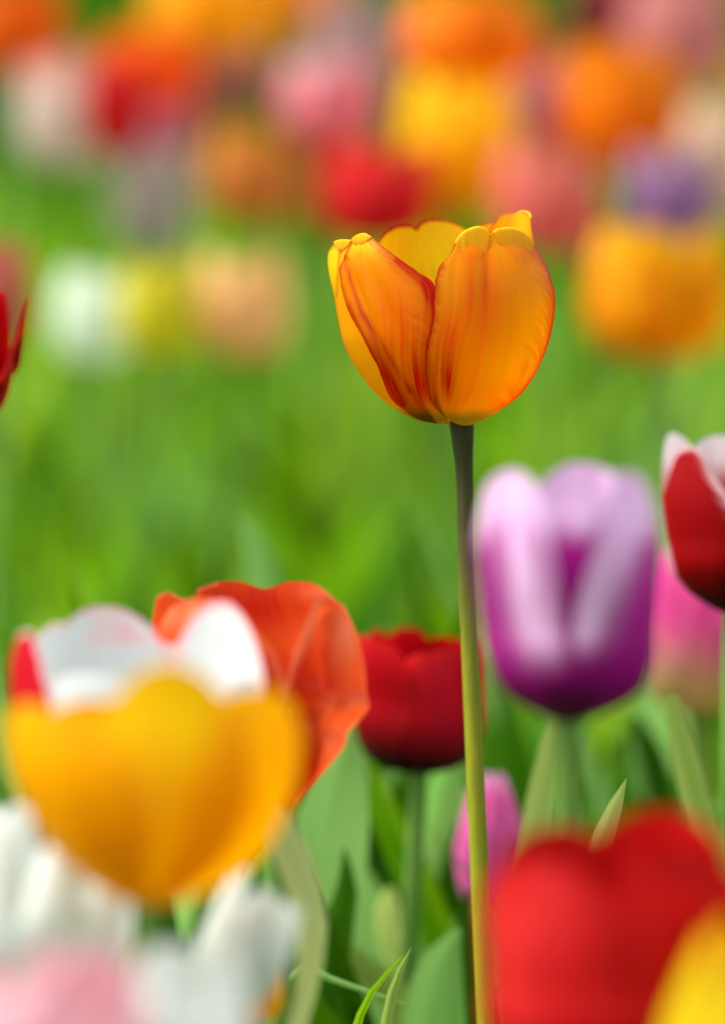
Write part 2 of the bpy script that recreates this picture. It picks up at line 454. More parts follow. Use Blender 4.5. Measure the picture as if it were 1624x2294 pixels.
def hero_petal(parent, L, Rt, T, B, back=False, rmL=1.0, rmR=1.0, flaps=(), rho=24, masks=None, bumps=None,
               nu=110, nv=120, yellow=None, redge=(.9, .9), seed=1.0, rim=11, mat=None, wavy=1.0, rimR=None, rimT=0):
    """Coons patch from four traced boundary curves, laid round the cup"""
    def to_th(p, rm):
        xc, rr = prof(p[:, 1])
        s = np.clip((p[:, 0] - xc) / (rr * rm), -.9995, .9995)
        th = np.arcsin(s)
        if back:
            th = math.pi - th
        return np.stack([th, p[:, 1]], 1)
    Lp, Rp, Tp, Bp = resample(L, nv), resample(Rt, nv), resample(T, nu), resample(B, nu)
    q = np.arange(nv)
    env = np.sin(np.linspace(0, math.pi, nv))
    jl = (4.5 * vnoise(q * .33, q * 0, seed) + 3 * vnoise(q * .11, q * 0, seed + 3)) * env
    jr = (4.5 * vnoise(q * .33, q * 0, seed + 1) + 3 * vnoise(q * .11, q * 0, seed + 4)) * env
    u = np.linspace(0, 1, nu); v = np.linspace(0, 1, nv)
    rmu = rmL + (rmR - rmL) * u
    l_ = to_th(Lp, rmL); r_ = to_th(Rp, rmR); t_ = to_th(Tp, rmu); b_ = to_th(Bp, rmu)
    V, U = np.meshgrid(v, u, indexing='ij')
    U3, V3 = U[..., None], V[..., None]
    C = (1 - U3) * l_[:, None] + U3 * r_[:, None] + (1 - V3) * b_[None] + V3 * t_[None] \
        - ((1 - U3) * (1 - V3) * l_[0] + U3 * (1 - V3) * r_[0] + (1 - U3) * V3 * l_[-1] + U3 * V3 * r_[-1])
    th, y = C[..., 0].copy(), C[..., 1]
    sg = -1.0 if back else 1.0
    th += sg * (jl[:, None] * np.exp(-U / .02) + jr[:, None] * np.exp(-(1 - U) / .02)) / 700 * smooth(.02, .1, V)
    xc, rr = prof(y)
    rmg = rmL + (rmR - rmL) * U
    X2 = xc + rr * rmg * np.sin(th)              # picture place of each vertex
    dr = 10 * wavy * vnoise(U * 3, V * 2.5, seed + 7) * smooth(0, .3, V) * np.sin(math.pi * U)
    dr = dr + 1.3 * vnoise(U * 30, V * 2, seed + 8) * smooth(.05, .3, V)
    if bumps is not None:
        dr = dr + bumps(X2, y)
    rad = rr * rmg + dr
    X = xc + rad * np.sin(th); Yd = -rad * np.cos(th) * .9; Z = CTX['oy'] - y
    # distance to the side/top edges in crop units
    dl = np.hypot(X2 - X2[:, :1], 0); drr = np.hypot(X2 - X2[:, -1:], 0)
    arcl = np.abs(th - th[:, :1]) * rr; arcr = np.abs(th - th[:, -1:]) * rr
    dt = np.abs(y - y[-1:, :])
    nz = vnoise(V * 55 + U * 22, U * 3, seed + 11) * .5 + vnoise(V * 120 + U * 40, U * 5, seed + 12) * .5
    red = np.zeros_like(X)
    for dd, wdt, rim in ((arcl, redge[0], rim), (arcr, redge[1], rimR or rim)):
        if wdt <= 0:
            continue
        wv = wdt * 75 * (1 + .8 * nz)
        red = np.maximum(red, np.clip(1 - dd / np.maximum(wv, 4), 0, 1) ** 1.3 * .85)
        red = np.maximum(red, np.clip(1.6 - dd / max(rim, 1e-3) * (1 + .35 * nz), 0, 1) * (rim > 0))
    red = np.maximum(red, np.clip(1 - dt / 9, 0, 1) * .9 * np.clip(np.minimum(arcl, arcr) < 170, 0, 1))
    if rimT:
        red = np.maximum(red, np.clip(1.3 - dt / rimT * (1 + .4 * nz), 0, 1) * smooth(.5, .8, V))
    red = red * smooth(0, .12, V)
    olive = smooth(CTX['base'][0], CTX['base'][1], y + 22 * vnoise(X2 / 60, y / 400, seed)) * .95
    flame = np.zeros_like(X)
    if masks is not None:
        rd, fl = masks(X2, y)
        strk = 1 + .3 * vnoise(U * 46, V * 2.4, seed + 20) + .35 * vnoise(U * 8, V * 4, seed + 22) + .15 * vnoise(U * 90, V * 3, seed + 21)
        red = np.maximum(red, np.clip(rd * strk, 0, 1)); flame = np.clip(fl * strk, 0, 1)
    flame = np.clip(flame * .95 + .05 + .10 * vnoise(U * 26, V * 2, seed + 30), 0, 1)
    yel = yellow(X2, y) if yellow is not None else np.zeros_like(X)
    if flaps:
        ns = 16
        s = np.linspace(0, 1, ns)[1:]
        Lf = np.zeros(nu)
        for (ua, ub, ln) in flaps:
            k = np.clip((u - ua) / (ub - ua), 0, 1)
            Lf = np.maximum(Lf, ln * np.clip(np.sin(math.pi * k), 0, 1) ** .6)
        Lf = Lf + 2
        rh = np.minimum(rho, Lf / math.pi * .95 + 1)
        path = s[:, None] * Lf[None]
        a = np.clip(path / rh[None], 0, math.pi)
        strt = np.maximum(path - math.pi * rh[None], 0)
        ro = np.maximum(rh[None] * (1 - np.cos(a)) - strt * .14, 3.0) + 3 * vnoise(np.linspace(0, 9, nu)[None], s[:, None] * 2, seed)
        zo = rh[None] * np.sin(a) - strt * (1 + .12 * vnoise(np.linspace(0, 14, nu), 0, seed + 2))[None]
        tth = th[-1][None]
        grow = prof((y[-1][None] - zo).ravel())[1].reshape(zo.shape) - rr[-1][None]
        trad = rad[-1][None] + ro + np.clip(grow, 0, None)
        fX = xc[-1][None] + trad * np.sin(tth); fY = -trad * np.cos(tth) * .9; fZ = Z[-1][None] + zo
        X = np.concatenate([X, fX]); Yd = np.concatenate([Yd, fY]); Z = np.concatenate([Z, fZ])
        ex = np.zeros_like(fX)
        red = np.concatenate([red * 1.0, np.clip((s[:, None] - .93) * 3, 0, .5) + ex])
        olive = np.concatenate([olive, ex]); flame = np.concatenate([flame, ex]); yel = np.concatenate([yel, ex + 1 - .75 * s[:, None] ** 1.5])
    U0 = CTX['unit']
    P = np.stack([(X - CTX['ox']) * U0, Yd * U0, Z * U0], -1)
    M = np.stack([red, olive, flame, yel], -1)
    return grid_mesh('petal', P, mat or CTX['mat'], M, parent)


def gs(X, y, cx, cy, sx, sy, rot=0.0):
    c, s = math.cos(rot), math.sin(rot)
    a = (X - cx) * c + (y - cy) * s; b = -(X - cx) * s + (y - cy) * c
    return np.exp(-(a / sx) ** 2 - (b / sy) ** 2)


def seg(X, y, x0, y0, x1, y1, wd):
    """soft line mask"""
    dx, dy = x1 - x0, y1 - y0
    t = np.clip(((X - x0) * dx + (y - y0) * dy) / (dx * dx + dy * dy), 0, 1)
    d = np.hypot(X - x0 - t * dx, y - y0 - t * dy)
    return np.exp(-(d / wd) ** 2)


def mask_A(X, y):
    rd = .85 * gs(X, y, 815, 1150, 66, 200, -.12) + .22 * gs(X, y, 1070, 580, 95, 150) + .35 * gs(X, y, 1330, 1130, 55, 130, .35) \
        + .5 * seg(X, y, 705, 1000, 760, 1320, 30)
    fl = .75 * gs(X, y, 1060, 620, 130, 220) + .4 * gs(X, y, 1000, 950, 200, 300) + .6 * gs(X, y, 830, 900, 60, 160) \
        + .5 * gs(X, y, 1120, 1300, 220, 130) + .3 * seg(X, y, 1100, 300, 1080, 620, 18)
    return rd, fl


def bump_A(X, y):
    return -12 * seg(X, y, 1100, 300, 1075, 900, 45) + 12 * seg(X, y, 980, 420, 960, 1100, 80) + 12 * seg(X, y, 1240, 420, 1230, 1100, 90)


def mask_B(X, y):
    rd = .95 * gs(X, y, 660, 1190, 75, 230, -.12) + .75 * seg(X, y, 520, 440, 740, 640, 50) + .8 * gs(X, y, 715, 690, 48, 150) \
        + .95 * seg(X, y, 200, 720, 540, 1330, 46) + .45 * np.maximum(seg(X, y, 185, 430, 300, 760, 14), seg(X, y, 300, 760, 600, 1250, 20))
    fl = .6 * gs(X, y, 600, 950, 150, 350) + .3 * gs(X, y, 480, 700, 120, 250)
    return rd, fl


def bump_B(X, y):
    return -14 * seg(X, y, 195, 430, 560, 1330, 30) + 12 * seg(X, y, 165, 460, 500, 1340, 30) - 10 * seg(X, y, 300, 420, 640, 1150, 40) \
        + 12 * seg(X, y, 400, 380, 680, 1000, 60)


def mask_C(X, y):
    return .5 * seg(X, y, 165, 340, 140, 640, 9) + .3 * gs(X, y, 130, 700, 14, 90), .1 * np.ones_like(X)


def mask_D(X, y):
    return 0 * X, .35 * gs(X, y, 580, 290, 90, 90) + .3 * gs(X, y, 760, 190, 60, 60) - .12


def build_hero():
    base = at(950 * 580 / 1624 / 1656 * 1624 + 720 / 1656 * 1624, (450 + 1465 / 2.8) / 1656 * 1624, FOCUS)
    spts = [(1034, 945), (1040, 1050), (1043, 1250), (1052, 1450), (1063, 1700), (1074, 1950), (1090, 2294), (1110, 2800)]
    W = [at(a, b, FOCUS + i * .003) for i, (a, b) in enumerate(spts)]
    last = W[-1]; foot = Vector((last.x + .004, last.y + .01, 0))
    t = thing('tulip', 'tall yellow-orange tulip with thin red petal rims, sharp in focus on a long bare stem', 'tulip', foot)
    hb = base - foot
    obs = []
    obs.append(hero_petal(t, L=[(800, 1390), (740, 1330), (705, 1200), (698, 1000), (735, 820), (750, 620), (790, 470), (855, 390), (880, 330)],
                          T=[(880, 330), (915, 280), (970, 243), (1040, 228), (1080, 242), (1105, 268), (1140, 244), (1200, 228), (1260, 232), (1330, 270), (1395, 318)],
                          Rt=[(1150, 1385), (1300, 1275), (1400, 1140), (1480, 950), (1518, 780), (1525, 640), (1480, 470), (1395, 318)],
                          B=[(800, 1390), (870, 1440), (960, 1464), (1050, 1440), (1150, 1385)],
                          rmL=1.03, rmR=1.04, flaps=((.0, .46, 240), (.49, .95, 225)), rho=10, yellow=lambda X, y: .35 * smooth(420, 250, y), masks=mask_A, bumps=bump_A, redge=(.9, 3.4), seed=1, rim=13, rimR=46))
    obs.append(hero_petal(t, L=[(600, 1395), (520, 1330), (400, 1085), (300, 900), (205, 720), (168, 560), (172, 430), (235, 305)],
                          T=[(235, 305), (262, 278), (310, 262), (372, 292)],
                          Rt=[(860, 1455), (800, 1350), (745, 1100), (770, 800), (752, 585), (650, 508), (520, 415), (372, 292)],
                          B=[(600, 1395), (680, 1432), (780, 1450), (860, 1455)],
                          rmL=1.02, rmR=.97, flaps=((.02, .95, 75),), rho=8, yellow=lambda X, y: .8 * smooth(480, 290, y), masks=mask_B, bumps=bump_B, redge=(.8, 2.4), seed=2))
    obs.append(hero_petal(t, L=[(560, 1392), (500, 1352), (400, 1272), (285, 1130), (186, 950), (145, 780), (117, 620), (86, 470), (80, 400), (95, 335), (130, 303)],
                          T=[(130, 303), (165, 294), (205, 294), (245, 300)],
                          Rt=[(780, 1452), (650, 1250), (500, 900), (400, 600), (320, 400), (245, 300)],
                          B=[(560, 1392), (640, 1425), (780, 1452)],
                          rmL=1.0, rmR=.90, flaps=((.0, 1.0, 80),), rho=9, yellow=lambda X, y: .9 * gs(X, y, 110, 420, 60, 210) + .25, masks=mask_C, redge=(.12, 0), seed=3, rim=5))
    obs.append(hero_petal(t, L=[(620, 1390), (440, 1100), (380, 800), (360, 500), (372, 370), (395, 290)],
                          T=[(395, 290), (430, 225), (500, 168), (570, 145), (620, 148), (648, 166), (680, 130), (720, 108), (790, 104), (880, 124), (960, 165)],
                          Rt=[(1150, 1350), (1250, 1000), (1240, 700), (1180, 400), (1090, 245), (960, 165)],
                          B=[(620, 1390), (800, 1430), (1000, 1420), (1150, 1350)],
                          back=True, rmL=.94, rmR=.94, yellow=lambda X, y: .25 + .5 * gs(X, y, 820, 350, 220, 200), masks=mask_D, redge=(.5, 1.1), seed=4, rimT=18, rim=18))
    obs.append(hero_petal(t, L=[(800, 1430), (850, 1000), (880, 600), (930, 300), (990, 190)],
                          T=[(990, 190), (1050, 155), (1110, 134), (1150, 136), (1200, 170)],
                          Rt=[(1150, 1370), (1300, 1000), (1350, 600), (1320, 300), (1200, 170)],
                          B=[(800, 1430), (950, 1450), (1150, 1370)],
                          back=True, rmL=1.0, rmR=1.0, redge=(.1, .1), seed=5))
    obs.append(hero_petal(t, L=[(950, 1440), (1040, 1000), (1080, 600), (1105, 330), (1115, 240), (1140, 165), (1185, 105)],
                          T=[(1185, 105), (1225, 88), (1280, 86), (1325, 80), (1360, 96), (1375, 130)],
                          Rt=[(1120, 1380), (1340, 1110), (1455, 800), (1465, 500), (1400, 300), (1384, 220), (1375, 130)],
                          B=[(950, 1440), (1040, 1430), (1120, 1380)],
                          back=True, rmL=.95, rmR=.99, flaps=((.55, 1.0, 60),), yellow=lambda X, y: .6 * gs(X, y, 1330, 150, 60, 160), rho=10, redge=(.3, 0), seed=6))
    # head frame: x right, z up in the picture plane
    M = CR.copy()
    e = Matrix(((1, 0, 0), (0, 0, -1), (0, 1, 0)))        # local (x, depth, z) -> camera (x, z, -depth)
    rot = (M @ Matrix(((1, 0, 0), (0, 0, 1), (0, -1, 0)))).to_euler()
    for o in obs:
        o.location = hb
        o.rotation_euler = rot
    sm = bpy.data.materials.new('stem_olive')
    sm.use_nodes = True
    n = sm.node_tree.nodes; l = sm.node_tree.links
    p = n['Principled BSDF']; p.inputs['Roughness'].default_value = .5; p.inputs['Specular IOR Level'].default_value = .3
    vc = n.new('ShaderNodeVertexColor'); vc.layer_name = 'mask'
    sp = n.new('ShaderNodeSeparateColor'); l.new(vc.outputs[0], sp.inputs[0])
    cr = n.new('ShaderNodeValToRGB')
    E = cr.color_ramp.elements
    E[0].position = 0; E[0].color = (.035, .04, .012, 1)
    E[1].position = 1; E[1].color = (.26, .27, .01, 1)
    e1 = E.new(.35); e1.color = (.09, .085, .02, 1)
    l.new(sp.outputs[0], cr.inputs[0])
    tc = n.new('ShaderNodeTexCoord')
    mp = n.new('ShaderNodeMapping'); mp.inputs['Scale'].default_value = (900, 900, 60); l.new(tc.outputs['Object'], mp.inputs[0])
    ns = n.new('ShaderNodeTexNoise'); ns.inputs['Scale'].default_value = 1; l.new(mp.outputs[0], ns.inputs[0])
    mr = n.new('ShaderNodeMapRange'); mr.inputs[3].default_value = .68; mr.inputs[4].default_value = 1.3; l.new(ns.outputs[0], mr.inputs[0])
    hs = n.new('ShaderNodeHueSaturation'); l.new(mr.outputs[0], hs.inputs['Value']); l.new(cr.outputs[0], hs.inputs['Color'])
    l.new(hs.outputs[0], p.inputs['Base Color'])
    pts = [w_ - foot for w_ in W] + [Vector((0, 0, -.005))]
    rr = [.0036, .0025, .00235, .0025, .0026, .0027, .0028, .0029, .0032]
    tube('stem', pts, rr, sm, t, n=90, nseg=20, tones=[0, .1, .38, .8, 1, 1, 1, 1, .8])  # dark top tones: shade under the cup painted in, plus brownish stem pigment
    return t


build_hero()

def traced_tulip(label, D, org, rows, petals, mat, base, group=None, bend=(0, 0), stem_mat=None, stem_tone=.5, stem_r=.003, n=48, fat=.26):
    """a tulip whose petal outlines are given in picture units; laid round its own cup like the sharp one"""
    rmax = max(r[2] - r[1] for r in rows) / 2
    k = 700.0 / rmax
    rows = sorted(rows)
    y1 = rows[-1][0]; y0 = y1 - .42 * (y1 - rows[0][0])

    def fatten(x, y):
        xc = np.interp(y, [r[0] for r in rows], [(r[1] + r[2]) / 2 for r in rows])
        return xc + (x - xc) * (1 + fat * float(smooth(y0, y1, y)))
    petals = [{q: ([(fatten(x, y), y) for x, y in v] if q in ('L', 'T', 'Rt', 'B') else v) for q, v in p.items()} for p in petals]
    rows = [(r[0], fatten(r[1], r[0]), fatten(r[2], r[0])) for r in rows]
    CTX.update(py=[r[0] * k for r in rows], xl=[r[1] * k for r in rows], xr=[r[2] * k for r in rows], ox=org[0] * k, oy=org[1] * k,
               unit=D / K / k, mat=mat, base=(base[0] * k, base[1] * k))
    head = at(org[0], org[1], D)
    foot = Vector((head.x + bend[0], head.y + bend[1], 0))
    t = thing('tulip', label, 'tulip', foot, group)
    hl = head - foot
    rot = (CR @ Matrix(((1, 0, 0), (0, 0, 1), (0, -1, 0)))).to_euler()
    for i, pd in enumerate(petals):
        a = dict(pd)
        for q in ('L', 'T', 'Rt', 'B'):
            a[q] = [(x * k, y * k) for x, y in a[q]]
        for q in ('masks', 'bumps', 'yellow'):
            if q in a:
                f = a[q]
                a[q] = (lambda X, y, f=f: f(X / k, y / k))
        a.setdefault('seed', 20 + i + D)
        a.setdefault('redge', (0, 0)); a.setdefault('rim', 0)
        o = hero_petal(t, nu=n, nv=n, **a)
        o.location = hl
        o.rotation_euler = rot
    tube('stem', [(0, 0, -.01), hl * .35 + Vector((-hl.x * .1, 0, 0)), hl * .72, hl + Vector((0, 0, .002))], [stem_r * 1.3, stem_r * 1.2, stem_r, stem_r * 1.1],
         stem_mat or STEM_MAT, t, stem_tone, nseg=10, n=24)
    return t


# ------------------------------------------------------------------ tulips in front of and beside it
def pm(name, main, edge=None, flame=None, base=None, inner=None, **kw):
    main = lin(main)
    return petal_mat(name, main, lin(edge) if edge else main, lin(flame) if flame else main, lin(base) if base else main,
                     lin(inner) if inner else None, **kw)


YEL = pm('petal_golden', (250, 184, 0), (252, 214, 0), (236, 140, 0), (210, 165, 20))
traced_tulip('big golden yellow tulip, very blurred, covering the lower left in front of a white one', 1.0, (335, 2028),
    [(1490, 10, 682), (1570, 12, 678), (1650, 14, 674), (1730, 28, 666), (1810, 58, 642), (1880, 102, 604), (1940, 160, 550), (1990, 228, 475), (2028, 290, 395)],
    [dict(L=[(300, 2022), (190, 1880), (150, 1750), (185, 1640), (270, 1560)], T=[(270, 1556), (315, 1505), (375, 1478), (435, 1486), (485, 1520), (520, 1565)],
          Rt=[(390, 2015), (510, 1900), (565, 1760), (560, 1650), (520, 1572)], B=[(300, 2022), (335, 2028), (390, 2015)], rmL=1.03, rmR=1.03,
          masks=lambda X, y: (.9 * gs(X, y, 380, 1600, 110, 110), .4 * gs(X, y, 380, 1800, 120, 130) + .3 * gs(X, y, 230, 1900, 90, 90))),  # top highlight and deeper lower part paint light from above into the petal
     dict(L=[(275, 2018), (210, 1985), (160, 1945), (98, 1882), (58, 1800), (22, 1720), (16, 1650), (22, 1592)], T=[(22, 1592), (60, 1572), (140, 1580), (210, 1592), (270, 1600)],
          Rt=[(340, 2026), (340, 1900), (330, 1750), (300, 1650), (270, 1600)], B=[(275, 2018), (310, 2024), (340, 2026)], rmL=1.0, rmR=.98,
          masks=lambda X, y: (0 * X, .25 * gs(X, y, 120, 1780, 90, 110) + .3 * gs(X, y, 230, 1900, 90, 90) + .5 * gs(X, y, 190, 1620, 80, 20))),
     dict(L=[(340, 2026), (400, 1850), (440, 1700), (470, 1620), (500, 1565)], T=[(500, 1565), (550, 1545), (600, 1535), (645, 1560), (666, 1610)],
          Rt=[(440, 2008), (562, 1948), (626, 1880), (650, 1800), (667, 1720), (673, 1660), (666, 1610)], B=[(340, 2026), (390, 2022), (440, 2008)], rmL=.98, rmR=1.0,
          masks=lambda X, y: (0 * X, .5 * gs(X, y, 560, 1820, 90, 150) + .4 * gs(X, y, 640, 1650, 30, 100))),
     dict(back=True, L=[(300, 2015), (100, 1850), (60, 1700), (80, 1610)], T=[(80, 1610), (180, 1580), (270, 1590), (340, 1600)], Rt=[(340, 2020), (380, 1900), (380, 1700), (340, 1600)],
          B=[(300, 2015), (320, 2018), (340, 2020)], rmL=.95, rmR=.95),
     dict(back=True, L=[(320, 2020), (300, 1900), (300, 1700), (320, 1590)], T=[(320, 1590), (400, 1570), (480, 1570), (540, 1590)], Rt=[(400, 2010), (560, 1850), (580, 1700), (540, 1590)],
          B=[(320, 2020), (360, 2022), (400, 2010)], rmL=.98, rmR=.98),
     dict(back=True, L=[(330, 2020), (450, 1900), (460, 1700), (470, 1600)], T=[(470, 1600), (530, 1560), (590, 1560), (640, 1600)], Rt=[(420, 2000), (590, 1860), (655, 1700), (640, 1600)],
          B=[(330, 2020), (370, 2020), (420, 2000)], rmL=.94, rmR=.97)],
    YEL, (1990, 2040), group='tulips in front of the bed', bend=(.02, .04), fat=.06)
WRD = pm('petal_white_crimson', (196, 10, 34), (250, 236, 240), (196, 10, 34), (230, 220, 150), inner=(236, 240, 240), trans=.3)
WRI = pm('petal_white_pink_rim', (216, 222, 220), (250, 170, 176), (216, 222, 220), (230, 220, 150), trans=.35)
traced_tulip('open white tulip with pink rims and one crimson outer petal, behind the big golden one', 1.11, (305, 1905),
    [(1340, 26, 592), (1410, 26, 594), (1500, 22, 596), (1580, 24, 590), (1650, 45, 570), (1750, 100, 510), (1850, 190, 415), (1905, 275, 335)],
    [dict(mat=WRD, L=[(262, 1893), (102, 1752), (44, 1640), (26, 1560), (26, 1480), (45, 1428)], T=[(45, 1428), (60, 1412), (76, 1410), (90, 1422)],
          Rt=[(290, 1902), (190, 1760), (140, 1620), (118, 1520), (90, 1422)], B=[(262, 1893), (275, 1900), (290, 1902)], rmL=1.0, rmR=1.02, redge=(0, .35), rim=0),
     dict(L=[(275, 1900), (160, 1740), (110, 1620), (100, 1560), (110, 1530)], T=[(110, 1530), (180, 1500), (260, 1500), (340, 1530), (400, 1560)],
          Rt=[(340, 1895), (400, 1760), (430, 1650), (400, 1560)] , B=[(275, 1900), (305, 1905), (340, 1895)], rmL=.97, rmR=.97, redge=(.2, .2)),
     dict(L=[(310, 1904), (390, 1760), (430, 1650), (480, 1590)], T=[(480, 1590), (520, 1540), (560, 1520), (585, 1540)],
          Rt=[(345, 1893), (512, 1748), (572, 1648), (590, 1590), (585, 1540)], B=[(310, 1904), (325, 1902), (345, 1893)], rmL=1.0, rmR=1.0, redge=(.3, .3)),
     dict(back=True, L=[(270, 1895), (130, 1740), (70, 1620), (50, 1520), (72, 1432)], T=[(72, 1432), (108, 1400), (138, 1398), (165, 1376), (215, 1363), (262, 1370), (292, 1384), (330, 1412)],
          Rt=[(330, 1898), (400, 1700), (380, 1520), (330, 1412)], B=[(270, 1895), (300, 1904), (330, 1898)], rmL=.95, rmR=.95, redge=(.8, .8), rim=10, rimT=26,
          masks=lambda X, y: (.6 * seg(X, y, 215, 1400, 280, 1420, 20) + .5 * seg(X, y, 190, 1440, 330, 1440, 12), 0 * X)),
     dict(back=True, L=[(290, 1900), (260, 1650), (280, 1500), (310, 1425)], T=[(310, 1425), (345, 1440), (375, 1452), (410, 1440), (440, 1450)],
          Rt=[(340, 1895), (480, 1700), (480, 1520), (440, 1450)], B=[(290, 1900), (315, 1904), (340, 1895)], rmL=.99, rmR=.99, redge=(.5, .5),
          masks=lambda X, y: (.7 * seg(X, y, 320, 1440, 430, 1452, 14), 0 * X)),
     dict(back=True, L=[(300, 1900), (370, 1700), (360, 1540), (395, 1432)], T=[(395, 1432), (425, 1385), (462, 1355), (505, 1352), (542, 1385), (566, 1432)],
          Rt=[(345, 1892), (510, 1745), (585, 1620), (590, 1520), (566, 1432)], B=[(300, 1900), (325, 1902), (345, 1892)], rmL=.94, rmR=.98, redge=(1.6, 2.6), rim=22, rimT=50)],
    WRI, (1850, 1900), group='tulips in front of the bed', bend=(0, .02))
ORR = pm('petal_orange_red', (234, 84, 28), (246, 140, 92), (206, 24, 6), (90, 20, 20), trans=.45)
traced_tulip('wide orange-red tulip with creased outward petals behind the white and golden pair', 1.2, (622, 1822),
    [(1290, 335, 800), (1340, 338, 802), (1400, 338, 812), (1500, 345, 818), (1590, 372, 813), (1660, 420, 772), (1720, 500, 716), (1780, 566, 668), (1822, 600, 644)],
    [dict(L=[(600, 1818), (500, 1722), (420, 1665), (375, 1590), (350, 1480), (366, 1392)], T=[(366, 1392), (395, 1355), (440, 1336), (490, 1340), (540, 1362), (575, 1402)],
          Rt=[(640, 1820), (665, 1720), (655, 1570), (618, 1460), (575, 1402)], B=[(600, 1818), (620, 1822), (640, 1820)], rmL=1.0, rmR=1.03, redge=(.8, 1.2), rim=8,
          masks=lambda X, y: (.8 * gs(X, y, 450, 1375, 130, 40), .8 * gs(X, y, 640, 1620, 60, 140) + .3 * gs(X, y, 560, 1500, 60, 80))),
     dict(L=[(605, 1820), (610, 1720), (632, 1570), (665, 1440), (698, 1345)], T=[(698, 1345), (722, 1330), (752, 1345), (785, 1392), (806, 1440)],
          Rt=[(645, 1818), (716, 1720), (772, 1660), (813, 1590), (817, 1500), (806, 1440)], B=[(605, 1820), (625, 1822), (645, 1818)], rmL=1.0, rmR=1.02, redge=(.5, .9), rim=6, wavy=1.6,
          masks=lambda X, y: (.85 * gs(X, y, 775, 1420, 24, 70) + .6 * seg(X, y, 705, 1355, 640, 1500, 16) + .5 * gs(X, y, 770, 1570, 50, 14) + .35 * gs(X, y, 740, 1650, 60, 50),
                              .95 * gs(X, y, 665, 1600, 34, 150) + .7 * seg(X, y, 735, 1450, 745, 1530, 9) + .4 * gs(X, y, 700, 1500, 30, 60)),  # crease light and shade painted into the colour along the bumps
          bumps=lambda X, y: 45 * seg(X, y, 700, 1350, 645, 1560, 22) - 50 * seg(X, y, 735, 1380, 742, 1540, 18) + 35 * seg(X, y, 690, 1545, 812, 1580, 20) - 40 * seg(X, y, 690, 1600, 790, 1640, 22)),
     dict(back=True, L=[(590, 1812), (400, 1600), (345, 1480), (340, 1400), (348, 1338)], T=[(348, 1338), (366, 1328), (392, 1338), (415, 1350)],
          Rt=[(620, 1818), (560, 1600), (470, 1450), (415, 1350)], B=[(590, 1812), (605, 1818), (620, 1818)], rmL=.99, rmR=.97, redge=(.3, .3)),
     dict(back=True, L=[(600, 1815), (470, 1650), (430, 1480), (425, 1390), (436, 1322)], T=[(436, 1322), (475, 1308), (530, 1306), (592, 1322), (640, 1307), (700, 1310), (748, 1342)],
          Rt=[(640, 1815), (770, 1600), (790, 1450), (748, 1342)], B=[(600, 1815), (620, 1820), (640, 1815)], rmL=.95, rmR=.95, redge=(.3, .3), wavy=1.5,
          masks=lambda X, y: (.25 * gs(X, y, 700, 1330, 40, 20), .9 * gs(X, y, 560, 1360, 120, 60))),
     dict(back=True, L=[(610, 1816), (700, 1650), (720, 1480), (735, 1350)], T=[(735, 1350), (760, 1352), (785, 1385), (804, 1432)],
          Rt=[(645, 1812), (755, 1670), (805, 1580), (812, 1500), (804, 1432)], B=[(610, 1816), (628, 1820), (645, 1812)], rmL=.97, rmR=.99, redge=(.5, .5)),
     dict(L=[(600, 1816), (540, 1700), (520, 1600), (540, 1500)], T=[(540, 1500), (590, 1450), (650, 1450), (700, 1500)],
          Rt=[(640, 1816), (700, 1700), (715, 1600), (700, 1500)], B=[(600, 1816), (620, 1820), (640, 1816)], rmL=.93, rmR=.93)],
    ORR, (1790, 1825), group='tulips in front of the bed')
DRED = pm('petal_deep_red', (186, 4, 22), (205, 20, 20), (214, 0, 60), (10, 6, 14), trans=.35)
tulip('small deep red tulip with black base, just left of the sharp stem', 940, 1725, 1.46, 285, 320, DRED,
      group='tulips behind the sharp stem', detail=(21, 26), base_h=.42, dip=.03, leaves=0, stem_bend=(-.02, .02),
      petals=[dict(phi=-50, w=40, rm=1.03, top=1.0, close=.98, flare=.05), dict(phi=20, w=44, rm=1.0, top=.93, close=.84, flame=(.6, .4, .35)),
              dict(phi=80, w=40, rm=1.02, top=.96, close=.98), dict(phi=140, w=42, rm=.95, top=.9), dict(phi=-160, w=42, rm=.95, top=.93),
              dict(phi=-105, w=42, rm=.96, top=.96)])
PUR = pm('petal_purple_lilac', (164, 10, 130), (242, 200, 240), (130, 0, 104), (80, 0, 50), trans=.35, streak=.45)
